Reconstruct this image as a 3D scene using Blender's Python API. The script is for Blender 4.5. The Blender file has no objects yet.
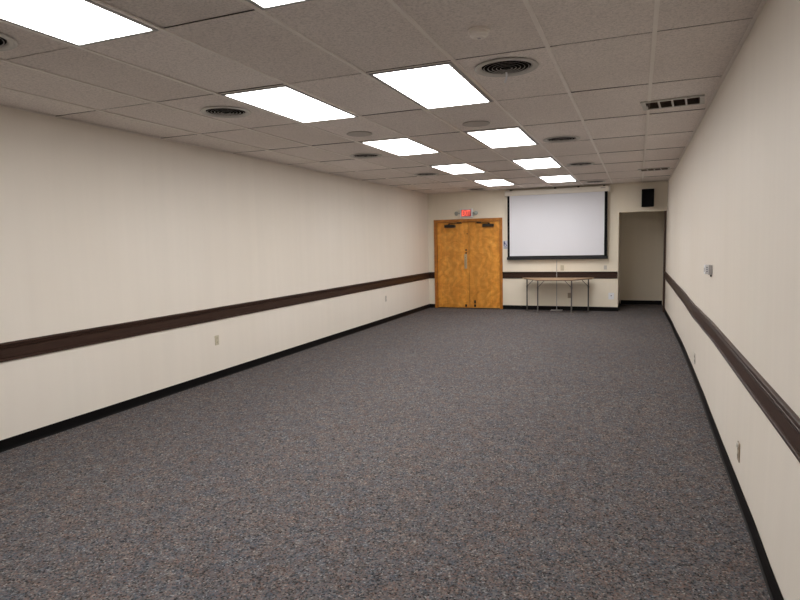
import bpy, bmesh, math, random
from mathutils import Vector, Matrix
random.seed(7)
SC = bpy.context.scene
COL = SC.collection
PI = math.pi

# ------------------------------------------------------------------ places (metres)
H = 2.7366                 # ceiling
WL = -4.693                # left wall
WB = 13.622                # far wall
WN = -2.60                 # near wall, behind the camera
XO = -0.384                # left edge of the alcove opening
ZO = 2.130                 # head of the alcove opening
YA = 15.20                 # back of the alcove
COLX = [0.072, -0.520, -1.112, -1.742, -2.355, -2.974, -3.578, -4.172]
ROWY = [-2.31, -1.09, 0.13, 1.36, 2.575, 3.785, 5.010, 6.215, 7.450, 8.680, 9.940, 11.220, 12.500]


def lerp_table(tab, y):
    if y <= tab[0][0]:
        return tab[0][1]
    for (a, fa), (b, fb) in zip(tab, tab[1:]):
        if y <= b:
            t = (y - a) / (b - a)
            t = t * t * (3 - 2 * t)
            return fa + (fb - fa) * t
    return tab[-1][1]


# the right wall is not quite straight: offsets at floor, rail and ceiling height
FLOOR_T = [(2.0, .574), (2.8, .578), (3.6, .590), (4.6, .594), (5.4, .600), (6.3, .610), (7.4, .615), (8.9, .615), (11.1, .592), (13.6, .554)]
RAIL_T = [(2.7, .586), (4.3, .583), (5.4, .583), (6.3, .570), (7.1, .558), (8.4, .563), (10.3, .553), (13.5, .537)]


def wall_x(y, z):
    a, r, c = lerp_table(FLOOR_T, y), lerp_table(RAIL_T, y) + .016, lerp_table([(10.5, .575), (13.6, .560)], y)
    if z < .77:
        return a + (r - a) * z / .77
    t = min(1, (z - .77) / (H - .77))
    return r + (c - r) * t


# ------------------------------------------------------------------ helpers
def add_box(bm, x0, x1, y0, y1, z0, z1, bevel=0.0, seg=1, mat=None):
    v = [bm.verts.new((x, y, z)) for x in (x0, x1) for y in (y0, y1) for z in (z0, z1)]
    idx = ((0, 1, 3, 2), (4, 6, 7, 5), (0, 4, 5, 1), (2, 3, 7, 6), (0, 2, 6, 4), (1, 5, 7, 3))
    fs = [bm.faces.new([v[i] for i in f]) for f in idx]
    if mat is not None:
        bmesh.ops.transform(bm, matrix=mat, verts=v)
    if bevel > 0:
        es = {e for f in fs for e in f.edges}
        bmesh.ops.bevel(bm, geom=list(es), offset=bevel, segments=seg, profile=.5, affect='EDGES')


def add_lathe(bm, prof, n=32, mat=None, close=False):
    """prof: list of (radius, z) turned around Z."""
    rings = []
    allv = []
    for r, z in prof:
        if r < 1e-6:
            v = bm.verts.new((0, 0, z)); rings.append([v]); allv.append(v)
        else:
            ring = [bm.verts.new((r * math.cos(2 * PI * k / n), r * math.sin(2 * PI * k / n), z)) for k in range(n)]
            rings.append(ring); allv += ring
    pairs = list(zip(rings, rings[1:]))
    if close:
        pairs.append((rings[-1], rings[0]))
    for a, b in pairs:
        for k in range(n):
            l = (k + 1) % n
            if len(a) == 1 and len(b) == 1:
                continue
            if len(a) == 1:
                bm.faces.new((a[0], b[k], b[l]))
            elif len(b) == 1:
                bm.faces.new((a[k], b[0], a[l]))
            else:
                bm.faces.new((a[k], b[k], b[l], a[l]))
    if mat is not None:
        bmesh.ops.transform(bm, matrix=mat, verts=allv)


def add_tube(bm, pts, r, n=10):
    pts = [Vector(p) for p in pts]
    rings = []
    for i, p in enumerate(pts):
        d = (pts[min(i + 1, len(pts) - 1)] - pts[max(i - 1, 0)]).normalized()
        up = Vector((0, 0, 1)) if abs(d.z) < .9 else Vector((1, 0, 0))
        a = d.cross(up).normalized(); b = d.cross(a).normalized()
        rings.append([bm.verts.new(p + a * (r * math.cos(2 * PI * k / n)) + b * (r * math.sin(2 * PI * k / n))) for k in range(n)])
    for A, B in zip(rings, rings[1:]):
        for k in range(n):
            l = (k + 1) % n
            bm.faces.new((A[k], A[l], B[l], B[k]))
    bm.faces.new(rings[0]); bm.faces.new(list(reversed(rings[-1])))


def add_sweep(bm, path, prof):
    """path: [(point, outward unit vector)], prof: [(depth out of the wall, z)]"""
    rings = []
    for p, o in path:
        rings.append([bm.verts.new((p[0] + o[0] * d, p[1] + o[1] * d, z)) for d, z in prof])
    n = len(prof)
    for A, B in zip(rings, rings[1:]):
        for k in range(n):
            l = (k + 1) % n
            bm.faces.new((A[k], A[l], B[l], B[k]))
    bm.faces.new(rings[0]); bm.faces.new(list(reversed(rings[-1])))


def add_prism(bm, poly, z0, z1, bevel=0):
    a = [bm.verts.new((x, y, z0)) for x, y in poly]
    b = [bm.verts.new((x, y, z1)) for x, y in poly]
    fs = [bm.faces.new(list(reversed(a))), bm.faces.new(b)]
    for k in range(len(poly)):
        l = (k + 1) % len(poly)
        fs.append(bm.faces.new((a[k], a[l], b[l], b[k])))
    if bevel:
        bmesh.ops.bevel(bm, geom=list({e for f in fs for e in f.edges}), offset=bevel, segments=2, profile=.5, affect='EDGES')


def obj(name, bm, mat, parent=None, smooth=False, recalc=True):
    if recalc:
        bmesh.ops.recalc_face_normals(bm, faces=bm.faces[:])
    me = bpy.data.meshes.new(name)
    bm.to_mesh(me); bm.free()
    me.materials.append(mat)
    if smooth:
        for p in me.polygons:
            p.use_smooth = True
        try:
            me.set_sharp_from_angle(angle=math.radians(40))
        except Exception:
            pass
    o = bpy.data.objects.new(name, me)
    COL.objects.link(o)
    if parent is not None:
        o.parent = parent
    return o


def boxo(name, dims, mat, parent=None, bevel=0.0, seg=1):
    bm = bmesh.new(); add_box(bm, *dims, bevel=bevel, seg=seg)
    return obj(name, bm, mat, parent)


def struct(o):
    o['kind'] = 'structure'
    return o


def thing(name, label, cat, loc, group=None, rotz=0):
    o = bpy.data.objects.new(name, None)
    o.empty_display_size = .1
    COL.objects.link(o)
    o.location = loc; o.rotation_euler = (0, 0, rotz)
    o['label'] = label; o['category'] = cat
    if group:
        o['group'] = group
    return o


def dup(root, loc, label, rotz=0):
    r = root.copy(); COL.objects.link(r)
    r.location = loc; r.rotation_euler = (0, 0, rotz); r['label'] = label
    for ch in list(root.children):
        c = ch.copy(); COL.objects.link(c); c.parent = r
        for g in list(ch.children):
            d = g.copy(); COL.objects.link(d); d.parent = c
    return r


# ------------------------------------------------------------------ materials
class NT:
    def __init__(s, name):
        s.m = bpy.data.materials.new(name); s.m.use_nodes = True
        s.t = s.m.node_tree; s.b = s.t.nodes['Principled BSDF']

    def n(s, kind, **kw):
        x = s.t.nodes.new(kind)
        for k, v in kw.items():
            if k.startswith('i_'):
                key = k[2:].replace('_', ' ')
                x.inputs[key].default_value = v
            else:
                setattr(x, k, v)
        return x

    def l(s, a, b):
        s.t.links.new(a, b)

    def coords(s, scale=(1, 1, 1), out='Object'):
        c = s.n('ShaderNodeTexCoord'); m = s.n('ShaderNodeMapping'); m.inputs['Scale'].default_value = scale
        s.l(c.outputs[out], m.inputs['Vector'])
        return m.outputs['Vector']

    def noise(s, vec, scale, detail=2, rough=.5, dist=0):
        x = s.n('ShaderNodeTexNoise'); x.inputs['Scale'].default_value = scale; x.inputs['Detail'].default_value = detail
        x.inputs['Roughness'].default_value = rough; x.inputs['Distortion'].default_value = dist
        s.l(vec, x.inputs['Vector'])
        return x

    def ramp(s, fac, stops, interp='LINEAR'):
        r = s.n('ShaderNodeValToRGB'); cr = r.color_ramp; cr.interpolation = interp
        while len(cr.elements) < len(stops):
            cr.elements.new(.5)
        for e, (p, c) in zip(cr.elements, stops):
            e.position = p; e.color = (*c, 1) if len(c) == 3 else c
        s.l(fac, r.inputs['Fac'])
        return r.outputs['Color']

    def mix(s, a, b, fac, blend='MIX'):
        x = s.n('ShaderNodeMix'); x.data_type = 'RGBA'; x.blend_type = blend
        for sock, val in ((x.inputs[6], a), (x.inputs[7], b), (x.inputs[0], fac)):
            if hasattr(val, 'is_output'):
                s.l(val, sock)
            elif isinstance(val, tuple):
                sock.default_value = (*val, 1)
            else:
                sock.default_value = val
        return x.outputs[2]

    def bump(s, height, strength, dist=.01):
        x = s.n('ShaderNodeBump'); x.inputs['Strength'].default_value = strength; x.inputs['Distance'].default_value = dist
        s.l(height, x.inputs['Height']); s.l(x.outputs['Normal'], s.b.inputs['Normal'])

    def base(s, c):
        if isinstance(c, tuple):
            s.b.inputs['Base Color'].default_value = (*c, 1)
        else:
            s.l(c, s.b.inputs['Base Color'])


def mul3(c, k):
    return tuple(x * k for x in c)


def plain(name, c, rough=.6, metal=0, var=.06, scale=30, spec=.5, bump=0):
    t = NT(name)
    v = t.coords()
    nz = t.noise(v, scale, 3)
    t.base(t.ramp(nz.outputs['Fac'], [(.3, mul3(c, 1 - var)), (.7, mul3(c, 1 + var))]))
    t.b.inputs['Roughness'].default_value = rough; t.b.inputs['Metallic'].default_value = metal
    t.b.inputs['Specular IOR Level'].default_value = spec
    if bump:
        t.bump(nz.outputs['Fac'], bump, .002)
    return t.m


def wall_mat(name, c, axis_stretch):
    t = NT(name)
    v = t.coords(axis_stretch)
    streak = t.noise(v, 1.0, 3, .55)
    v2 = t.coords()
    broad = t.noise(v2, .55, 3, .5)
    col = t.ramp(streak.outputs['Fac'], [(.3, mul3(c, .982)), (.7, mul3(c, 1.012))])
    col = t.mix(col, t.ramp(broad.outputs['Fac'], [(.3, (.96, .95, .93)), (.7, (1, 1, 1))]), 1.0, 'MULTIPLY')
    marks = t.noise(t.coords((1, 1, .6)), 2.3, 6, .72)
    col = t.mix(col, mul3(c, .86), t.ramp(marks.outputs['Fac'], [(.70, (0, 0, 0)), (.78, (.45, .45, .45))]))
    t.base(col)
    t.b.inputs['Roughness'].default_value = .55
    t.b.inputs['Specular IOR Level'].default_value = .3
    fine = t.noise(v2, 160, 2)
    t.bump(fine.outputs['Fac'], .06, .001)
    return t.m


WALLC = (.826, .764, .686)
M = {}
M['wall_side'] = wall_mat('painted_wall', WALLC, (6, 7, .25))
M['wall_far'] = wall_mat('painted_far_wall', (.86, .785, .660), (7, 6, .25))

# carpet
t = NT('carpet')
v = t.coords()
vo = t.n('ShaderNodeTexVoronoi'); vo.inputs['Scale'].default_value = 125; t.l(v, vo.inputs['Vector'])
tuft = t.ramp(vo.outputs['Color'], [(0, (.012, .010, .011)), (.2, (.190, .162, .158)), (.34, (.090, .098, .112)), (.48, (.130, .115, .114)),
                                    (.62, (.200, .130, .115)), (.72, (.030, .027, .029)), (.84, (.35, .325, .312))], 'CONSTANT')
vo2 = t.n('ShaderNodeTexVoronoi'); vo2.inputs['Scale'].default_value = 72; t.l(v, vo2.inputs['Vector'])
fleck = t.ramp(vo2.outputs['Color'], [(0, (.050, .045, .047)), (.26, (.165, .145, .142)), (.46, (.110, .118, .132)), (.60, (.235, .215, .208)), (.74, (.180, .128, .112)), (.88, (.085, .078, .080))], 'CONSTANT')
col = t.mix(tuft, fleck, .33)
hue = t.noise(t.coords((1, 1, 1)), 13, 2, .5)
col = t.mix(col, t.ramp(hue.outputs['Color'], [(.36, (.89, .97, 1.06)), (.5, (1, 1, 1)), (.64, (1.10, 1.0, .93))]), .9, 'MULTIPLY')
sw = t.noise(t.coords((1, .9, 1)), 17, 3, .6, 1.2)
col = t.mix(col, t.ramp(sw.outputs['Fac'], [(.32, (.69, .71, .715)), (.68, (1.0, 1.03, 1.035))]), 1.0, 'MULTIPLY')
wn = t.noise(t.coords((.5, .5, 1)), 1.3, 3, .5)
col = t.mix(col, t.ramp(wn.outputs['Fac'], [(.3, (.94, .94, .95)), (.7, (1.05, 1.05, 1.04))]), 1.0, 'MULTIPLY')
t.base(col)
t.b.inputs['Roughness'].default_value = .95; t.b.inputs['Specular IOR Level'].default_value = .1
h = t.noise(v, 190, 2)
t.bump(h.outputs['Fac'], .5, .006)
M['carpet'] = t.m

# ceiling board
t = NT('ceiling_board')
v = t.coords()
nz = t.noise(v, 75, 5, .75)
tile_c = (.86, .80, .755)
col = t.ramp(nz.outputs['Fac'], [(.32, mul3(tile_c, .72)), (.5, tile_c), (.70, mul3(tile_c, 1.16))])
br = t.noise(v, .8, 2)
col = t.mix(col, t.ramp(br.outputs['Fac'], [(.3, (.94, .93, .92)), (.7, (1.03, 1.03, 1.03))]), 1.0, 'MULTIPLY')
geo = t.n('ShaderNodeAttribute'); geo.attribute_name = 'tone'
tone = t.ramp(geo.outputs['Fac'], [(0, (.93, .92, .91)), (1, (1.05, 1.05, 1.05))])
col = t.mix(col, tone, 1.0, 'MULTIPLY')
t.base(col)
t.b.inputs['Roughness'].default_value = .85; t.b.inputs['Specular IOR Level'].default_value = .2
t.bump(nz.outputs['Fac'], .35, .004)
M['tile'] = t.m
M['tee'] = plain('ceiling_tee_enamel', (.87, .81, .745), .34, 0, .04, 8)
M['plenum'] = plain('ceiling_plenum', (.03, .028, .026), .9)

# woods
t = NT('brown_stained_trim')
v = t.coords((1, .7, 26))
nz = t.noise(v, 3, 4, .6, .4)
t.base(t.ramp(nz.outputs['Fac'], [(.3, (.026, .0118, .0075)), (.7, (.052, .0250, .0160))]))
t.b.inputs['Roughness'].default_value = .45
t.b.inputs['Specular IOR Level'].default_value = .28
M['rail'] = t.m


def birch(name, c0, c1, c2, vert=True):
    t = NT(name)
    v = t.coords((1, 1, 1))
    big = t.noise(t.coords((2.2, 1, 2.6)), 1.6, 3, .55, 2.4)
    grain = t.noise(t.coords((60, 1, 2.2) if vert else (2.2, 1, 60)), 2.0, 3, .6)
    wv = t.n('ShaderNodeTexWave'); wv.inputs['Scale'].default_value = 2.0; wv.inputs['Distortion'].default_value = 9
    wv.inputs['Detail'].default_value = 3; wv.inputs['Detail Scale'].default_value = 1.3
    t.l(t.coords((.8, 1, 1.5)), wv.inputs['Vector'])
    a = t.ramp(big.outputs['Fac'], [(.28, c0), (.5, c1), (.72, c2)])
    b = t.ramp(wv.outputs['Color'], [(.2, (.88, .85, .80)), (.8, (1.08, 1.08, 1.06))])
    col = t.mix(a, b, .75, 'MULTIPLY')
    g = t.ramp(grain.outputs['Fac'], [(.3, (.88, .86, .84)), (.7, (1.08, 1.08, 1.08))])
    col = t.mix(col, g, 1.0, 'MULTIPLY')
    # sheets of veneer laid side by side
    bk = t.n('ShaderNodeTexBrick'); bk.inputs['Scale'].default_value = 1.0
    bk.inputs['Brick Width'].default_value = .27; bk.inputs['Row Height'].default_value = 3; bk.inputs['Mortar Size'].default_value = 0
    bk.inputs['Color1'].default_value = (.86, .84, .80, 1); bk.inputs['Color2'].default_value = (1.08, 1.08, 1.08, 1)
    mp = t.n('ShaderNodeMapping'); mp.inputs['Rotation'].default_value = (PI / 2, 0, 0); tc = t.n('ShaderNodeTexCoord')
    t.l(tc.outputs['Object'], mp.inputs['Vector']); t.l(mp.outputs['Vector'], bk.inputs['Vector'])
    col = t.mix(col, bk.outputs['Color'], .8, 'MULTIPLY')
    t.base(col)
    t.b.inputs['Roughness'].default_value = .36
    return t.m


M['birch'] = birch('birch_door_veneer', (.62, .238, .029), (.76, .328, .047), (.86, .42, .082))
M['door_frame'] = birch('stained_door_frame', (.36, .125, .014), (.46, .170, .022), (.54, .220, .034))
M['bronze'] = plain('dark_bronze', (.035, .028, .022), .4, .6)
M['brass'] = plain('worn_brass_plate', (.52, .42, .27), .4, .35)
M['base'] = plain('black_vinyl_base', (.0035, .0032, .0034), .5, 0, .15, 12, .12)
M['fixture'] = plain('white_enamel', (.62, .60, .57), .45, 0, .03, 10)
M['fixture_door'] = plain('fixture_door_frame', (.36, .35, .35), .4, 0, .04, 10)
M['grey_metal'] = plain('diffuser_grey_enamel', (.56, .54, .50), .42, .1, .05, 15)
M['louvre'] = plain('diffuser_ring_enamel', (.40, .375, .345), .45, .1, .05, 15)
M['duct'] = plain('duct_black', (.006, .0055, .005), .9)
M['vent_dark'] = plain('grille_backing', (.035, .024, .017), .9)
M['vent_blade'] = plain('grille_blade', (.13, .092, .068), .6)
M['speaker_cloth'] = plain('ceiling_speaker_grille', (.50, .46, .42), .7, 0, .1, 300)
M['plastic'] = plain('off_white_plastic', (.56, .52, .47), .45, 0, .03, 20)
M['beige_plate'] = plain('ivory_plate', (.55, .49, .36), .42, 0, .04, 20)
M['tan_plate'] = plain('tan_outlet_face', (.36, .285, .21), .5, 0, .06, 20)
M['white_plate'] = plain('white_plate', (.80, .80, .82), .4, 0, .02, 20)
M['hole'] = plain('socket_black', (.015, .013, .012), .6)
M['thermo_grey'] = plain('grey_plastic', (.40, .38, .38), .5, 0, .05, 20)
M['screen'] = plain('matte_screen_cloth', (.76, .765, .82), .85, 0, .012, 1.5, .2)
M['screen_edge'] = plain('black_screen_border', (.004, .004, .005), .7, spec=.15)
M['screen_bar'] = plain('dark_grey_bar', (.020, .020, .022), .5, 0, spec=.3)
M['screen_case'] = plain('ivory_enamel_case', (.80, .75, .67), .4, 0, .03, 4)
M['black_box'] = plain('black_speaker_vinyl', (.0035, .0035, .004), .65, spec=.15)
M['black_grille'] = plain('black_speaker_grille', (.004, .004, .005), .8, 0, .3, 400, .1)
M['steel'] = plain('grey_tube_steel', (.20, .185, .17), .38, .6, .1, 25)
M['shaded_steel'] = plain('shaded_tube_steel', (.085, .075, .068), .4, .5, .1, 25)  # rear table legs: the leg steel again, with shade put into its colour
t = NT('table_laminate')
nz = t.noise(t.coords((2, 30, 2)), 3, 4, .6, .3)
t.base(t.ramp(nz.outputs['Fac'], [(.3, (.40, .25, .155)), (.7, (.52, .345, .22))]))
t.b.inputs['Roughness'].default_value = .4
M['laminate'] = t.m
M['brown_edge'] = plain('brown_painted_edge', (.050, .024, .014), .5)
M['vent_blue'] = plain('vent_mark_grey', (.22, .23, .27), .6)  # blue-grey marks on the side of the thermostat cover
M['edge'] = plain('brown_table_edging', (.17, .105, .07), .5)
M['sign_blue'] = plain('sign_navy', (.035, .05, .14), .5)
M['sign_white'] = plain('sign_pale_plastic', (.66, .66, .74), .45)
M['sign_grey'] = plain('sign_grey_plastic', (.47, .47, .50), .45)
M['lamp_grey'] = plain('lamp_head_grey', (.30, .30, .27), .4)
M['lamp_glass'] = plain('lamp_lens', (.42, .45, .42), .2)


def emit(name, c, s, var=0.0):
    t = NT(name)
    t.b.inputs['Base Color'].default_value = (*mul3(c, .8), 1)
    nz = t.noise(t.coords(), 3, 2)
    t.l(t.ramp(nz.outputs['Fac'], [(.3, mul3(c, 1 - var)), (.7, c)]), t.b.inputs['Emission Color'])
    t.b.inputs['Emission Strength'].default_value = s
    t.b.inputs['Roughness'].default_value = .5
    return t.m


LIGHT = 5.2
M['lens'] = emit('lit_acrylic_lens', (1.0, .985, .965), LIGHT, .01)
M['exit_red'] = emit('lit_red_letters', (1.0, .16, .11), .40)
M['exit_face'] = plain('red_sign_face', (.42, .022, .035), .45)

# ------------------------------------------------------------------ shell
def slab(name, dims, mat):
    return struct(boxo(name, dims, mat))


slab('floor', (WL - .12, .85, WN - .12, YA + .12, -.08, 0), M['carpet'])
slab('wall_left', (WL - .12, WL, WN, WB + .12, 0, H + .13), M['wall_side'])

# right wall: follows its slight waves
bm = bmesh.new()
ys = [WN + .13 * k for k in range(int((WB - WN) / .13) + 1)] + [WB, YA]
zs = [0, .2, .45, .70, .77, .84, 1.1, 1.5, 2.0, 2.4, H, H + .13]
grid = [[bm.verts.new((wall_x(y, z), y, z)) for z in zs] for y in ys]
outer = [[bm.verts.new((.84, y, z)) for z in (zs[0], zs[-1])] for y in ys]
for a, b in zip(grid, grid[1:]):
    for k in range(len(zs) - 1):
        bm.faces.new((a[k], b[k], b[k + 1], a[k + 1]))
for (a, b), (c, d) in zip(zip(grid, outer), zip(grid[1:], outer[1:])):
    bm.faces.new((b[0], b[1], d[1], d[0])); bm.faces.new((a[0], b[0], d[0], c[0])); bm.faces.new((a[-1], c[-1], d[1], b[1]))
bm.faces.new(grid[0] + list(reversed(outer[0]))); bm.faces.new(list(reversed(grid[-1])) + outer[-1])
struct(obj('wall_right', bm, M['wall_side'], smooth=True))

# far wall with the doorway and the alcove opening cut out
DX0, DX1, DZ = -4.548, -2.893, 2.112       # outside of the door frame
bm = bmesh.new()
T = .12
add_box(bm, WL, DX0 + .02, WB, WB + T, 0, H + .13)
add_box(bm, DX0 + .02, DX1 - .02, WB, WB + T, DZ - .02, H + .13)
add_box(bm, DX1 - .02, XO, WB, WB + T, 0, H + .13)
add_box(bm, XO, .60, WB, WB + T, ZO, H + .13)
struct(obj('wall_far', bm, M['wall_far']))
slab('wall_near', (WL, .57, WN - .12, WN, 0, H + .13), M['wall_far'])
# alcove
bm = bmesh.new()
add_box(bm, XO - .12, XO, WB + T, YA + .12, 0, ZO + .4)
add_box(bm, XO, .575, YA, YA + .12, 0, ZO + .4)
struct(obj('wall_alcove', bm, M['wall_far']))
slab('ceiling_alcove', (XO, .575, WB + T, YA, ZO + .28, ZO + .34), M['wall_far'])

# ------------------------------------------------------------------ ceiling
LIGHTS = [(c, r) for r in (3, 5, 7, 9, 11) for c in ('left', 'right')]
LCOL = {'left': (5, 4), 'right': (3, 2)}     # between these grid lines
light_cells = {(LCOL[c][0], r) for c, r in LIGHTS}
DIFF = [('R', -.832, 4.070), ('R', -.835, 7.19), ('R', -.835, 9.70), ('R', -.825, 12.84),
        ('L', -3.345, 2.225), ('L', -3.290, 4.290), ('L', -3.330, 7.20), ('L', -3.345, 9.66), ('L', -3.345, 13.03)]
HOLE = .168
xl = [WL] + [COLX[k] for k in range(7, -1, -1)] + [.60]
yl = [WN] + ROWY + [WB]
bm = bmesh.new()
tone_layer = bm.loops.layers.color.new('tone')
for i in range(len(xl) - 1):
    gl = 8 - i            # grid line number on the left side of this column of boards
    for j in range(len(yl) - 1):
        r = j - 1
        if (gl, r) in light_cells:
            continue
        x0, x1, y0, y1 = xl[i] + .0075, xl[i + 1] - .0075, yl[j] + .0075, yl[j + 1] - .0075
        if i == 0: x0 = WL
        if i == len(xl) - 2: x1 = .60
        if j == 0: y0 = WN
        if j == len(yl) - 2: y1 = WB
        tone = random.random()
        tx, ty, dz = random.uniform(-.0012, .0012), random.uniform(.000, .0032), random.uniform(.0040, .0062)
        cx, cy = (x0 + x1) / 2, (y0 + y1) / 2
        zz = lambda x, y: H + dz + tx * (x - cx) / .3 + ty * (y - cy) / .6
        holes = [(a, b) for _, a, b in DIFF if x0 < a < x1 and y0 < b < y1]
        faces = []
        if not holes:
            vs = [bm.verts.new((x, y, zz(x, y))) for x, y in ((x0, y0), (x0, y1), (x1, y1), (x1, y0))]
            faces.append(bm.faces.new(vs))
            rim = vs
        else:
            a, b = holes[0]
            corner = sorted(math.atan2(q - b, p - a) for p, q in ((x0, y0), (x0, y1), (x1, y1), (x1, y0)))
            ang = sorted([-PI + 2 * PI * k / 32 for k in range(32)] + corner)
            inn, rim = [], []
            for th in ang:
                c, s = math.cos(th), math.sin(th)
                tt = min(((x1 - a) / c if c > 1e-9 else (x0 - a) / c if c < -1e-9 else 9e9),
                         ((y1 - b) / s if s > 1e-9 else (y0 - b) / s if s < -1e-9 else 9e9))
                inn.append(bm.verts.new((a + HOLE * c, b + HOLE * s, zz(a + HOLE * c, b + HOLE * s))))
                rim.append(bm.verts.new((a + tt * c, b + tt * s, zz(a + tt * c, b + tt * s))))
            for k in range(len(ang)):
                l = (k + 1) % len(ang)
                faces.append(bm.faces.new((inn[k], rim[k], rim[l], inn[l])))
        top = [bm.verts.new((w.co.x, w.co.y, w.co.z + .016)) for w in rim]
        for k in range(len(rim)):
            l = (k + 1) % len(rim)
            faces.append(bm.faces.new((rim[k], top[k], top[l], rim[l])))
        for f in faces:
            for lp in f.loops:
                lp[tone_layer] = (tone, tone, tone, 1)
ceil = struct(obj('ceiling', bm, M['tile'], recalc=True))
bm = bmesh.new(); add_box(bm, WL - .12, .84, WN - .12, YA + .12, H + .13, H + .2)
o = struct(obj('ceiling_deck', bm, M['plenum'], parent=ceil))
# exposed grid: main runners along the room, cross tees between them, angle at the walls
bm = bmesh.new()
for x in COLX:
    add_box(bm, x - .012, x + .012, WN, WB, H - .002, H + .004)
    add_box(bm, x - .0012, x + .0012, WN, WB, H + .004, H + .035)
struct(obj('ceiling_runners', bm, M['tee'], parent=ceil))
bm = bmesh.new()
for y in ROWY:
    for a, b in zip(xl, xl[1:]):
        x0 = a if a == WL else a + .012
        x1 = wall_x(y, H) if b == .60 else b - .012
        add_box(bm, x0 + .001, x1 - .001, y - .0095, y + .0095, H + .0002, H + .003)
struct(obj('ceiling_cross_tees', bm, M['tile'], parent=ceil))
bm = bmesh.new()
for y in ROWY:
    for a, b in zip(xl, xl[1:]):
        x0 = a if a == WL else a + .012
        x1 = wall_x(y, H) if b == .60 else b - .012
        add_box(bm, x0 + .001, x1 - .001, y - .0015, y + .0015, H + .003, H + .035)
struct(obj('ceiling_tee_webs', bm, M['plenum'], parent=ceil))  # webs coloured dark to stand for the shade in the tile joints
bm = bmesh.new()
add_box(bm, WL, WL + .022, WN, WB, H - .001, H + .002)
add_box(bm, wall_x(5, H) - .022, wall_x(5, H) - .001, WN, WB, H - .001, H + .002)
add_box(bm, WL + .022, .553, WB - .022, WB, H - .001, H + .002)
struct(obj('ceiling_wall_angle', bm, M['tee'], parent=ceil))

# ------------------------------------------------------------------ chair rails and bases
RB0 = .714
RPROF = [(0, RB0), (.014, RB0), (.0175, RB0 + .003), (.0180, RB0 + .017), (.0150, RB0 + .0205), (.0085, RB0 + .023), (.0120, RB0 + .030),
         (.0120, RB0 + .098), (.0060, RB0 + .101), (.0060, RB0 + .106), (.0160, RB0 + .109), (.0185, RB0 + .119), (.0110, RB0 + .125),
         (.0200, RB0 + .129), (.0225, RB0 + .138), (.0215, RB0 + .147), (.0165, RB0 + .151), (0, RB0 + .151)]
ysr = [WN + .13 * k for k in range(int((WB - WN) / .13) + 1)] + [WB - .001]
bm = bmesh.new(); add_sweep(bm, [((WL, y), (1, 0)) for y in (WN, WB - .023)], RPROF)
struct(obj('trim_1', bm, M['rail']))
bm = bmesh.new(); add_sweep(bm, [((wall_x(y, .77) - .0002, y), (-1, 0)) for y in ysr], RPROF)
struct(obj('trim_2', bm, M['rail']))
bm = bmesh.new(); add_sweep(bm, [((WL + .0, WB), (0, -1)), ((DX0, WB), (0, -1))], RPROF)
struct(obj('trim_3', bm, M['rail']))
bm = bmesh.new(); add_sweep(bm, [((DX1, WB), (0, -1)), ((XO - .012, WB), (0, -1))], RPROF)
struct(obj('trim_4', bm, M['rail']))
BPROF = [(0, 0), (.017, 0), (.017, .002), (.010, .008), (.0065, .020), (.0055, .086), (.004, .092), (0, .092)]
bm = bmesh.new(); add_sweep(bm, [((WL, y), (1, 0)) for y in (WN, WB - .02)], BPROF)
struct(obj('baseboard_left', bm, M['base']))
bm = bmesh.new(); add_sweep(bm, [((wall_x(y, .05) - .0015, y), (-1, 0)) for y in ysr], BPROF)
struct(obj('baseboard_right', bm, M['base']))
bm = bmesh.new()
add_sweep(bm, [((WL, WB), (0, -1)), ((DX0, WB), (0, -1))], BPROF)
add_sweep(bm, [((DX1, WB), (0, -1)), ((XO, WB), (0, -1))], BPROF)
struct(obj('baseboard_far', bm, M['base']))
bm = bmesh.new()
add_sweep(bm, [((XO, WB + .0), (1, 0)), ((XO, YA), (1, 0))], BPROF)
add_sweep(bm, [((XO + .022, YA), (0, -1)), ((.55, YA), (0, -1))], BPROF)
struct(obj('baseboard_alcove', bm, M['base']))
# brown edging up the right side of the alcove opening
struct(boxo('trim_5', (.508, .549, WB + .002, WB + .05, .0, ZO - .001), M['brown_edge'], bevel=.003))

# ------------------------------------------------------------------ double door
door = bpy.data.objects.new('door_1', None); COL.objects.link(door); door.location = (-3.718, WB, 0); door['kind'] = 'structure'
ox = -3.718
FW = .070
bm = bmesh.new()
add_box(bm, DX0 - ox, DX0 + FW - ox, -.022, .115, 0, DZ - FW, bevel=.004)
add_box(bm, DX1 - FW - ox, DX1 - ox, -.022, .115, 0, DZ - FW, bevel=.004)
add_box(bm, DX0 - ox, DX1 - ox, -.024, .115, DZ - FW, DZ, bevel=.004)
add_box(bm, DX0 + FW - ox, DX1 - FW - ox, .066, .080, DZ - FW - .014, DZ - FW)   # stop
obj('door_frame', bm, M['door_frame'], door)
boxo('threshold', (DX0 + FW - ox, DX1 - FW - ox, -.01, .1, .0, .012), M['bronze'], door, bevel=.003)
SPL = -3.692
leaves = []
for nm, x0, x1 in (('l', DX0 + FW + .004, SPL - .003), ('r', SPL + .003, DX1 - FW - .004)):
    bm = bmesh.new(); add_box(bm, x0 - ox, x1 - ox, .016, .060, .016, DZ - FW - .005, bevel=.002)
    leaves.append(obj('door_leaf', bm, M['birch'], door))


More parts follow.
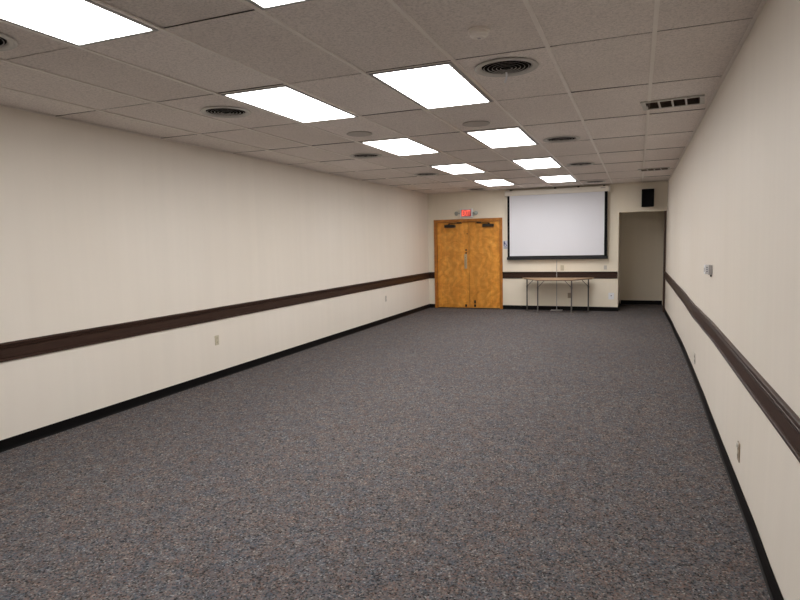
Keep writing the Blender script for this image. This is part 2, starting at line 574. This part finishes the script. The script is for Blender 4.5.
def closer(parent, xb, s, zc):
    """surface closer: body on the leaf, two-piece arm to the frame head (s: direction of the arm)"""
    bm = bmesh.new()
    add_box(bm, xb - .135 - ox, xb + .135 - ox, -.048, .015, zc - .035, zc + .035, bevel=.012, seg=2)
    add_lathe(bm, [(0, -.012), (.022, -.012), (.022, .05), (.016, .062), (0, .062)], 14, Matrix.Translation((xb - s * .02 - ox, -.020, zc)))
    add_box(bm, min(xb - s * .02, xb + s * .30) - ox, max(xb - s * .02, xb + s * .30) - ox, -.030, -.012, zc + .055, zc + .068, bevel=.003)
    add_box(bm, xb + s * .22 - ox - .05, xb + s * .22 - ox + .05, -.028, .0155, zc + .060, zc + .085, bevel=.003)
    obj('door_closer', bm, M['bronze'], parent)


closer(leaves[0], -4.145, 1, 1.954)
closer(leaves[1], -3.225, -1, 1.948)
bm = bmesh.new(); add_box(bm, -3.810 - ox, -3.745 - ox, .009, .0155, .945, 1.29, bevel=.002)
add_tube(bm, [(-3.780 - ox, .01, .99), (-3.780 - ox, -.028, 1.0), (-3.780 - ox, -.034, 1.03), (-3.780 - ox, -.034, 1.17), (-3.780 - ox, -.028, 1.20), (-3.780 - ox, .01, 1.21)], .009)
obj('pull_plate', bm, M['brass'], leaves[0])
for z in (1.315, 1.385):
    bm = bmesh.new(); add_lathe(bm, [(0, .004), (.020, .004), (.022, .0), (.022, -.004)], 20, Matrix.Translation((-3.765 - ox, .012, z)) @ Matrix.Rotation(PI / 2, 4, 'X'))
    obj('lock_cylinder', bm, M['bronze'], leaves[0])
bm = bmesh.new(); add_lathe(bm, [(0, .004), (.013, .004), (.014, .0), (.014, -.004)], 16, Matrix.Translation((-3.735 - ox, .012, 1.765)) @ Matrix.Rotation(PI / 2, 4, 'X'))
obj('door_viewer', bm, M['bronze'], leaves[0])
boxo('flush_bolt', (-3.805 - ox, -3.755 - ox, .009, .0155, .035, .095), M['bronze'], leaves[0], bevel=.002)
bm = bmesh.new()
add_box(bm, -3.585 - ox, -3.535 - ox, .009, .0155, .035, .098, bevel=.002)
add_box(bm, -3.580 - ox, -3.540 - ox, .004, .0155, .115, .195, bevel=.003)
obj('flush_bolt', bm, M['bronze'], leaves[1])

# ------------------------------------------------------------------ ceiling lights
L_LABELS = {
    ('left', 3): 'large lit ceiling panel at the top left corner, left row, nearest the viewer',
    ('right', 3): 'lit ceiling panel cut by the top edge of the picture, mostly out of frame',
    ('left', 5): 'lit ceiling panel of the left row beside the clear round diffuser, second from the viewer',
    ('right', 5): 'large lit ceiling panel of the right row beside the big ringed diffuser',
    ('left', 7): 'lit ceiling panel of the left row just beyond the round flat speaker',
    ('right', 7): 'lit ceiling panel of the right row just beyond its round flat speaker',
    ('left', 9): 'fourth lit ceiling panel of the left row, last but one before the doors',
    ('right', 9): 'fourth lit ceiling panel of the right row, last but one before the screen',
    ('left', 11): 'smallest lit ceiling panel of the left row, nearest the wooden doors',
    ('right', 11): 'farthest lit ceiling panel of the right row, closest to the projection screen'}
proto = None
for c, r in LIGHTS:
    gl, gr = LCOL[c]
    x0, x1 = COLX[gl], COLX[gr]
    y0, y1 = ROWY[r], ROWY[r + 1]
    loc = ((x0 + x1) / 2 - .005, (y0 + y1) / 2 + .011, H)
    if proto is None:
        proto = thing('ceiling_light', L_LABELS[(c, r)], 'ceiling light', loc, 'recessed fluorescent ceiling panels')
        w, l = .297, .599
        bm = bmesh.new()                       # steel pan above the lens
        for a in ((-w, w, -l, -l + .01), (-w, w, l - .01, l), (-w, -w + .01, -l + .01, l - .01), (w - .01, w, -l + .01, l - .01)):
            add_box(bm, *a, .005, .095)
        add_box(bm, -w, w, -l, l, .095, .10)
        obj('housing', bm, M['fixture'], proto)
        bm = bmesh.new()                       # hinged frame round the lens
        wi, li = .266, .572
        for a in ((-w + .004, w - .004, -l + .004, -li), (-w + .004, w - .004, li, l - .004), (-w + .004, -wi, -li, li), (wi, w - .004, -li, li)):
            add_box(bm, *a, -.001, .009, bevel=.0015)
        obj('lens_frame', bm, M['fixture_door'], proto)
        bm = bmesh.new(); 
        lo = [bm.verts.new((x, y, -.0015)) for x, y in ((-wi + .001, -li + .001), (wi - .001, -li + .001), (wi - .001, li - .001), (-wi + .001, li - .001))]
        up = [bm.verts.new((x, y, .004)) for x, y in ((-wi, -li), (wi, -li), (wi, li), (-wi, li))]
        bm.faces.new(lo); bm.faces.new(up)
        for k in range(4):
            bm.faces.new((lo[k], lo[(k + 1) % 4], up[(k + 1) % 4], up[k]))
        obj('diffuser', bm, M['lens'], proto)
    else:
        dup(proto, loc, L_LABELS[(c, r)])

# ------------------------------------------------------------------ round air diffusers
D_LABELS = ['large round ringed air diffuser with a white streamer, nearest in the right row',
            'round ceiling air diffuser of the right row, second from the viewer',
            'round ceiling air diffuser of the right row, third from the viewer',
            'round ceiling air diffuser of the right row, directly above the screen',
            'round ceiling air diffuser cut by the left edge of the picture',
            'round ceiling air diffuser left of the second left light panel, above the cream wall',
            'round ceiling air diffuser left of the third left light panel, with a clear ringed face',
            'small round ceiling air diffuser of the left row beside the fourth light panel',
            'farthest round ceiling air diffuser of the left row, above the wooden doors']
dproto = None
dlist = []
for (row, x, y), lab in zip(DIFF, D_LABELS):
    if dproto is None:
        dproto = thing('air_diffuser', lab, 'air vent', (x, y, H), 'round ceiling air diffusers')
        bm = bmesh.new()
        add_lathe(bm, [(.210, .0), (.212, -.004), (.206, -.009), (.197, -.010), (.192, -.007), (.184, -.0085), (.175, -.008), (.169, -.003), (.165, .006), (.1635, .05),
                       (.166, .05), (.166, .0)], 48, close=True)
        obj('flange', bm, M['grey_metal'], dproto, smooth=True)
        bm = bmesh.new(); add_lathe(bm, [(.1625, .004), (.1625, .11), (0, .11)], 40)
        obj('duct', bm, M['duct'], dproto, smooth=True)
        for k, rr in enumerate((.152, .124, .096, .068, .042)):
            bm = bmesh.new()
            zb = -.004 - .0012 * k
            add_lathe(bm, [(rr, zb), (rr - .0034, zb + .0026), (rr - .0054, zb + .0026), (rr - .0020, zb)], 40, close=True)
            obj('ring', bm, M['louvre'], dproto, smooth=True)
        bm = bmesh.new(); add_lathe(bm, [(0, -.014), (.014, -.013), (.020, -.011), (.016, -.007), (.006, .03), (0, .03)], 24)
        for a in (0, PI / 2):
            add_box(bm, -.160, .160, -.0015, .0015, -.003, .003, mat=Matrix.Rotation(a + .4, 4, 'Z'))
        obj('hub', bm, M['duct'], dproto, smooth=True)
        dlist.append(dproto)
    else:
        dlist.append(dup(dproto, (x, y, H), lab))
# streamer tied to the nearest diffuser only (after the copies are made)
bm = bmesh.new()
pts = [(-.012, .058, -.016), (-.010, .060, -.035), (-.013, .061, -.055), (-.019, .060, -.074), (-.022, .058, -.084)]
lo, hi = [], []
for k, p in enumerate(pts):
    for wdt, lst in ((-.0065, lo), (.0065, hi)):
        lst.append(bm.verts.new((p[0] + wdt, p[1], p[2])))
back = [[bm.verts.new((v_.co.x, v_.co.y + .0012, v_.co.z)) for v_ in lst] for lst in (lo, hi)]
for k in range(len(pts) - 1):
    bm.faces.new((lo[k], lo[k + 1], hi[k + 1], hi[k])); bm.faces.new((back[0][k], back[1][k], back[1][k + 1], back[0][k + 1]))
    bm.faces.new((lo[k], back[0][k], back[0][k + 1], lo[k + 1])); bm.faces.new((hi[k], hi[k + 1], back[1][k + 1], back[1][k]))
o = obj('streamer', bm, M['white_plate'], dproto); o['label'] = 'white streamer'

# ------------------------------------------------------------------ ceiling speakers, smoke detector, grilles
sproto = None
for x, y, lab in ((-2.735, 5.77, 'round flat ceiling speaker cover beside the left row of light panels'),
                  (-1.495, 5.84, 'round flat ceiling speaker cover between two panels of the right light row')):
    if sproto is None:
        sproto = thing('ceiling_speaker', lab, 'speaker', (x, y, H), 'round ceiling speakers')
        bm = bmesh.new(); add_lathe(bm, [(.0, .003), (.134, .003), (.136, -.003), (.130, -.006), (.126, -.006), (.124, -.004), (0, -.004)], 40)
        obj('rim', bm, M['speaker_cloth'], sproto, smooth=True)
        bm = bmesh.new(); add_lathe(bm, [(0, -.0085), (.08, -.0078), (.123, -.0048), (.123, -.004), (0, -.004)], 40)
        obj('grille', bm, M['speaker_cloth'], sproto, smooth=True)
    else:
        dup(sproto, (x, y, H), lab)

sd = thing('smoke_detector', 'small white round smoke detector on a ceiling tile near the top edge', 'smoke detector', (-.826, 3.31, H))
bm = bmesh.new(); add_lathe(bm, [(0, .003), (.060, .003), (.062, -.004), (.060, -.010), (0, -.010)], 32)
obj('mounting_plate', bm, M['tee'], sd, smooth=True)
bm = bmesh.new(); add_lathe(bm, [(.050, -.010), (.052, -.026), (.046, -.033), (.034, -.035), (.030, -.042), (0, -.044)], 32)
obj('cover', bm, M['tee'], sd, smooth=True)
bm = bmesh.new(); add_lathe(bm, [(0, -.0445), (.009, -.0445), (.010, -.041), (.010, -.039)], 16)
obj('sensor_slot', bm, M['thermo_grey'], sd)


def grille(loc, rz, label):
    g = thing('ceiling_grille', label, 'air vent', loc, 'rectangular ceiling grilles', rz)
    w, l, b = .245, .165, .026
    bm = bmesh.new()
    for a in ((-w, w, -l, -l + b), (-w, w, l - b, l), (-w, -w + .035, -l + b, l - b), (w - .035, w, -l + b, l - b)):
        add_box(bm, *a, -.010, .002)
    inner = 2 * (w - .035)
    for k in range(1, 4):
        x = -w + .035 + inner * k / 4
        add_box(bm, x - .008, x + .008, -l + b, l - b, -.010, .001)
    obj('frame', bm, M['grey_metal'], g)
    bm = bmesh.new(); add_box(bm, -w + .03, w - .03, -l + b - .004, l - b + .004, -.0012, .001)
    obj('backing', bm, M['vent_dark'], g)
    for k in range(4):
        x0 = -w + .035 + inner * k / 4 + .008
        x1 = -w + .035 + inner * (k + 1) / 4 - .008
        bm = bmesh.new()
        for q in range(9):
            yy = -l + b + .018 + q * (2 * (l - b) - .036) / 8
            add_box(bm, x0, x1, -.006, .006, -.0007, .0007, mat=Matrix.Translation((0, yy, -.005)) @ Matrix.Rotation(.5, 4, 'X'))
        obj('louvre', bm, M['vent_blade'], g)
    return g


g1 = grille((.262, 5.755, H), -.09, 'near rectangular ceiling grille with four dark openings by the right wall')
dup(g1, (.242, 11.11, H), 'far rectangular ceiling grille above the black wall speaker', -.09)

# ------------------------------------------------------------------ projection screen
ps = thing('projection_screen', 'white pull-down projection screen with black borders on the far wall', 'screen', (-1.684, WB, 0))
bm = bmesh.new()
add_box(bm, -1.118, 1.100, -.135, -.035, 2.584, 2.694, bevel=.008, seg=2)
for s in (-1.130, 1.104):
    add_box(bm, s, s + .020, -.142, -.030, 2.572, 2.702, bevel=.006)
o = obj('case', bm, M['screen_case'], ps); o['label'] = 'ivory screen case'
for x in (-1.0, -.02, .47, 1.0):
    boxo('bracket', (x - .02, x + .02, -.10, -.001, 2.688, 2.722), M['bronze'], ps)
Y0 = -.090
bm = bmesh.new(); add_box(bm, -1.066, 1.069, Y0, Y0 + .002, 1.205, 2.586)
obj('fabric', bm, M['screen'], ps)
bm = bmesh.new()
add_box(bm, -1.074, -1.026, Y0 - .0015, Y0 + .003, 1.205, 2.586)
add_box(bm, 1.014, 1.074, Y0 - .0015, Y0 + .003, 1.205, 2.586)
add_box(bm, -1.026, 1.014, Y0 - .0015, Y0 + .003, 1.205, 1.228)
obj('border', bm, M['screen_edge'], ps)
bm = bmesh.new(); add_box(bm, -1.090, 1.088, Y0 - .014, Y0 + .016, 1.143, 1.207, bevel=.005)
obj('bottom_bar', bm, M['screen_bar'], ps)
bm = bmesh.new(); add_box(bm, .93, 1.03, -.1355, -.1345, 2.652, 2.667)
o = obj('maker_plate', bm, M['thermo_grey'], ps)

# ------------------------------------------------------------------ exit sign
ex = thing('exit_sign', 'lit red EXIT sign with two grey emergency lamp heads above the wooden doors', 'exit sign', (-3.735, WB, 2.246))
bm = bmesh.new(); add_box(bm, -.155, .155, -.055, 0, -.098, .098, bevel=.008, seg=2)
obj('housing', bm, M['white_plate'], ex)
bm = bmesh.new(); add_box(bm, -.118, .118, -.057, -.053, -.080, .080, bevel=.0015)
obj('face', bm, M['exit_face'], ex)
cu = bpy.data.curves.new('exit_letters', 'FONT'); cu.body = 'EXIT'; cu.align_x = 'CENTER'; cu.align_y = 'CENTER'; cu.size = .165; cu.extrude = .0015; cu.offset = .004
tmp = bpy.data.objects.new('exit_letters', cu); COL.objects.link(tmp)
bpy.context.view_layer.update()
me = bpy.data.meshes.new_from_object(tmp.evaluated_get(bpy.context.evaluated_depsgraph_get()))
bpy.data.objects.remove(tmp); bpy.data.curves.remove(cu)
xs = [q.co.x for q in me.vertices]; zs_ = [q.co.y for q in me.vertices]
mx, my = (min(xs) + max(xs)) / 2, (min(zs_) + max(zs_)) / 2
kx, ky = .205 / (max(xs) - min(xs)), .130 / (max(zs_) - min(zs_))
for q in me.vertices:
    q.co = Vector(((q.co.x - mx) * kx, -.0585 - q.co.z, (q.co.y - my) * ky))
me.materials.clear(); me.materials.append(M['exit_red'])
o = bpy.data.objects.new('letters', me); COL.objects.link(o); o.parent = ex
for s in (-1, 1):
    mt = Matrix.Translation((s * .225, -.050, .0)) @ Matrix.Rotation(s * .45, 4, 'Z') @ Matrix.Rotation(PI / 2 + .25, 4, 'X')
    bm = bmesh.new()
    add_lathe(bm, [(0, -.030), (.024, -.028), (.040, -.009), (.047, .014), (.049, .026), (.044, .028)], 24, mt)
    add_box(bm, min(s * .150, s * .20), max(s * .150, s * .20), -.040, -.016, -.012, .012, bevel=.003)
    lh = obj('lamp_head', bm, M['lamp_grey'], ex, smooth=True)
    bm = bmesh.new(); add_lathe(bm, [(.046, .025), (.030, .031), (0, .033)], 24, mt)
    obj('lens', bm, M['lamp_glass'], lh, smooth=True)

# ------------------------------------------------------------------ wall speaker
sp = thing('wall_speaker', 'black box loudspeaker mounted high on the wall above the alcove opening', 'speaker', (.181, WB, 2.400))
bm = bmesh.new(); add_box(bm, -.119, .119, -.235, -.045, -.180, .180, bevel=.010, seg=2)
obj('cabinet', bm, M['black_box'], sp)
bm = bmesh.new(); add_box(bm, -.108, .108, -.243, -.234, -.168, .168, bevel=.006, seg=2)
obj('grille', bm, M['black_grille'], sp)
bm = bmesh.new(); add_box(bm, -.05, .05, -.006, 0, -.07, .07, bevel=.002); add_box(bm, -.018, .018, -.05, -.004, -.03, .03, bevel=.004)
obj('wall_bracket', bm, M['bronze'], sp)

# ------------------------------------------------------------------ pictogram sign by the door
sg = thing('pictogram_sign', 'small pale wall plaque with a navy accessibility figure beside the wooden doors', 'sign', (-2.822, WB, 1.488))
bm = bmesh.new(); add_box(bm, -.052, .052, -.006, 0, -.095, .095, bevel=.002)
obj('plaque', bm, M['sign_white'], sg)
bm = bmesh.new()
add_lathe(bm, [(0, .0015), (.012, .0015), (.012, 0)], 16, Matrix.Translation((-.022, -.006, .066)) @ Matrix.Rotation(PI / 2, 4, 'X'))
Q = lambda p: (p[0], -.0065, p[1])
add_tube(bm, [Q((-.022, .052)), Q((-.016, .012)), Q((.012, .010)), Q((.026, -.024)), Q((.036, -.020))], .0065, 8)
add_tube(bm, [Q((-.019, .034)), Q((.008, .034))], .005, 8)
add_tube(bm, [Q((-.008 + .028 * math.cos(a), -.004 + .028 * math.sin(a))) for a in [2.1 + .3 * k for k in range(14)]], .005, 8)
add_box(bm, -.044, -.026, -.0072, -.006, -.03, .078)
obj('pictogram', bm, M['sign_blue'], sg)
boxo('lower_strip', (-.046, .046, -.0072, -.005, -.088, -.045), M['sign_grey'], sg, bevel=.0005)

# ------------------------------------------------------------------ wall plates
def plate(name, label, cat, loc, rz, mat, kind, group=None, w=.035, h=.058, facemat=None):
    """built facing -Y (far wall), turned by rz"""
    p = thing(name, label, cat, loc, group, rz)
    bm = bmesh.new(); add_box(bm, -w, w, -.006, 0, -h, h, bevel=.002, seg=2)
    obj('plate', bm, M[mat], p)
    fm = M[facemat] if facemat else M[mat]
    if kind == 'outlet':
        for z in (-.024, .024):
            bm = bmesh.new(); add_prism(bm, [(.016 * math.cos(a), max(-.0135, min(.0135, .016 * math.sin(a)))) for a in [2 * PI * k / 20 for k in range(20)]], 0, .003)
            bmesh.ops.transform(bm, matrix=Matrix.Translation((0, -.0055, z)) @ Matrix.Rotation(PI / 2, 4, 'X'), verts=bm.verts)
            so = obj('socket', bm, fm, p)
            bm = bmesh.new()
            for x in (-.0065, .0065):
                add_box(bm, x - .0013, x + .0013, -.0092, -.008, z - .002, z + .007)
            add_lathe(bm, [(0, .0006), (.0024, .0006), (.0024, 0)], 10, Matrix.Translation((0, -.0086, z - .008)) @ Matrix.Rotation(PI / 2, 4, 'X'))
            obj('slots', bm, M['hole'], so)
    elif kind == 'switch':
        boxo('toggle', (-.005, .005, -.016, -.005, -.002, .014), fm, p, bevel=.002)
    elif kind == 'jack':
        bm = bmesh.new(); add_lathe(bm, [(.012, 0), (.011, .006), (.006, .006), (.006, .002), (0, .002)], 18, Matrix.Translation((0, -.0055, .008)) @ Matrix.Rotation(PI / 2, 4, 'X'))
        obj('jack', bm, M['hole'], p)
    return p


OG = 'wall outlets'
plate('wall_outlet', 'ivory outlet on the left wall, the nearer one', 'outlet', (WL, 5.731, .470), PI / 2, 'beige_plate', 'outlet', OG)
plate('wall_outlet', 'ivory outlet far along the left wall, towards the wooden doors', 'outlet', (WL, 10.918, .478), PI / 2, 'plastic', 'outlet', OG)
oy = 4.02
p = plate('wall_outlet', 'tan outlet with a white cap at its top, low on the right wall', 'outlet', (wall_x(oy, .265) - .0012, oy, .270), -PI / 2, 'tan_plate', 'outlet', OG)
bm = bmesh.new(); add_lathe(bm, [(0, .011), (.011, .0105), (.016, .006), (.016, 0), (0, 0)], 20, Matrix.Translation((0, -.005, .040)) @ Matrix.Rotation(PI / 2, 4, 'X'))
o = obj('safety_cap', bm, M['plastic'], p, smooth=True); o['label'] = 'white cap'
plate('wall_outlet', 'tan outlet low on the right wall, farther along under the thermostat', 'outlet', (wall_x(7.12, .255) - .001, 7.12, .255), -PI / 2, 'plastic', 'outlet', OG, facemat='tan_plate')
plate('wall_outlet', 'brownish outlet on the far wall under the folding table', 'outlet', (-1.400, WB, .335), 0, 'tan_plate', 'outlet', OG)
plate('switch_plate', 'ivory switch plate above the dark rail under the screen', 'switch', (-1.556, WB, .951), 0, 'beige_plate', 'switch', None, .037, .060)
plate('jack_plate', 'white jack plate low on the far wall next to the alcove', 'wall plate', (-.520, WB + .001, .331), 0, 'white_plate', 'jack', None, .058, .072)
plate('blank_plate', 'faint cream blank plate above the dark rail, left of the alcove', 'wall plate', (-.645, WB, .955), 0, 'plastic', 'blank', None, .030, .045)

# ------------------------------------------------------------------ thermostat
ty_ = 5.68
th = thing('thermostat', 'white thermostat box on the right wall above the dark rail', 'thermostat', (wall_x(ty_, 1.29) - .0012, ty_, 1.292), None, -PI / 2)
bm = bmesh.new(); add_box(bm, -.046, .046, -.027, 0, -.036, .046, bevel=.003, seg=2)
o = obj('back_box', bm, M['thermo_grey'], th); o['label'] = 'grey back box'
bm = bmesh.new(); add_box(bm, -.044, .044, -.056, -.026, -.030, .048, bevel=.005, seg=2)
obj('cover', bm, M['white_plate'], th)
bm = bmesh.new()
for z in (-.010, .006, .022):
    add_box(bm, .0430, .0446, -.047, -.034, z, z + .008)
obj('side_vents', bm, M['vent_blue'], th)
boxo('dial', (-.024, .024, -.0580, -.0555, -.012, .024), M['thermo_grey'], th, bevel=.001)
boxo('shadow_tab', (.028, .043, -.016, -.003, -.052, -.035), M['hole'], th, bevel=.002)  # dark tab added to stand for the shadow under the back box

# ------------------------------------------------------------------ trapezoid table
tb = thing('folding_table', 'trapezoid folding table with tan top and grey legs against the far wall', 'table', (-1.645, 13.20, 0))
TT = .742
bm = bmesh.new(); add_prism(bm, [(-.382, -.325), (.382, -.325), (.778, .325), (-.778, .325)], TT - .020, TT, .003)
obj('tabletop', bm, M['laminate'], tb)
bm = bmesh.new()
rim = [(-.360, -.305), (.360, -.305), (.735, .305), (-.735, .305)]
rin = [(-.344, -.290), (.344, -.290), (.712, .290), (-.712, .290)]
for k in range(4):
    l = (k + 1) % 4
    add_prism(bm, [rim[k], rim[l], rin[l], rin[k]], TT - .034, TT - .0202)
obj('apron', bm, M['edge'], tb)
for lx, ly, bx, by, mt in ((-.655, .215, -.49, .215, 'shaded_steel'), (-.368, -.115, -.21, -.115, 'steel'),
                           (.345, -.115, .19, -.115, 'steel'), (.665, .215, .51, .215, 'shaded_steel')):
    bm = bmesh.new()
    add_tube(bm, [(lx, ly, .0), (lx, ly, .03), (lx, ly, TT - .0205)], .0145, 12)
    add_lathe(bm, [(0, 0), (.019, 0), (.019, .022), (.015, .028)], 14, Matrix.Translation((lx, ly, 0)))
    add_lathe(bm, [(.0145, -.022), (.0185, -.02), (.0185, .02), (.0145, .022)], 14, Matrix.Translation((lx, ly, .545)))
    lg = obj('leg', bm, M[mt], tb, smooth=True)
    bm = bmesh.new(); add_tube(bm, [(lx, ly - .012, .550), (bx, by - .012, TT - .024)], .0065, 8)
    obj('brace', bm, M[mt], lg, smooth=True)

# ------------------------------------------------------------------ thin upright stand behind the table
st = thing('pole_stand', 'thin pale upright pole on a flat foot behind the folding table', 'stand', (-1.665, 13.560, 0))
bm = bmesh.new(); add_box(bm, -.125, .125, -.13, .030, 0, .018, bevel=.006, seg=2)
obj('foot', bm, M['thermo_grey'], st)
bm = bmesh.new(); add_tube(bm, [(0, -.02, .015), (0, -.02, .5), (0, -.02, 1.12)], .0065, 10)
add_lathe(bm, [(.0065, 0), (.016, 0), (.016, .02), (.0065, .03)], 14, Matrix.Translation((0, -.02, .016)))
obj('pole', bm, M['thermo_grey'], st, smooth=True)

# ------------------------------------------------------------------ world, camera, view
w = bpy.data.worlds.new('world'); SC.world = w; w.use_nodes = True
w.node_tree.nodes['Background'].inputs['Color'].default_value = (.02, .019, .018, 1)
w.node_tree.nodes['Background'].inputs['Strength'].default_value = 1

cam = bpy.data.cameras.new('camera'); co = bpy.data.objects.new('camera', cam); COL.objects.link(co)
cam.sensor_fit = 'HORIZONTAL'; cam.sensor_width = 36; cam.lens = 592.7095 / 800 * 36
cam.clip_start = .05
R = [(0.9285014480056053, 0.37062889477796157, -0.022787790747696192),
     (-0.014399379622507796, 0.09725962108287832, 0.9951548743654435),
     (-0.37104948311240243, 0.9236746117884163, -0.0956425251629074)]
mw = Matrix(((R[0][0], R[1][0], -R[2][0], 0), (R[0][1], R[1][1], -R[2][1], 0), (R[0][2], R[1][2], -R[2][2], 1.5847), (0, 0, 0, 1)))
co.matrix_world = mw
SC.camera = co
SC.view_settings.view_transform = 'Standard'
SC.view_settings.look = 'None'
SC.view_settings.gamma = 1
SC.view_settings.use_curve_mapping = False
SC.view_settings.exposure = 1.52
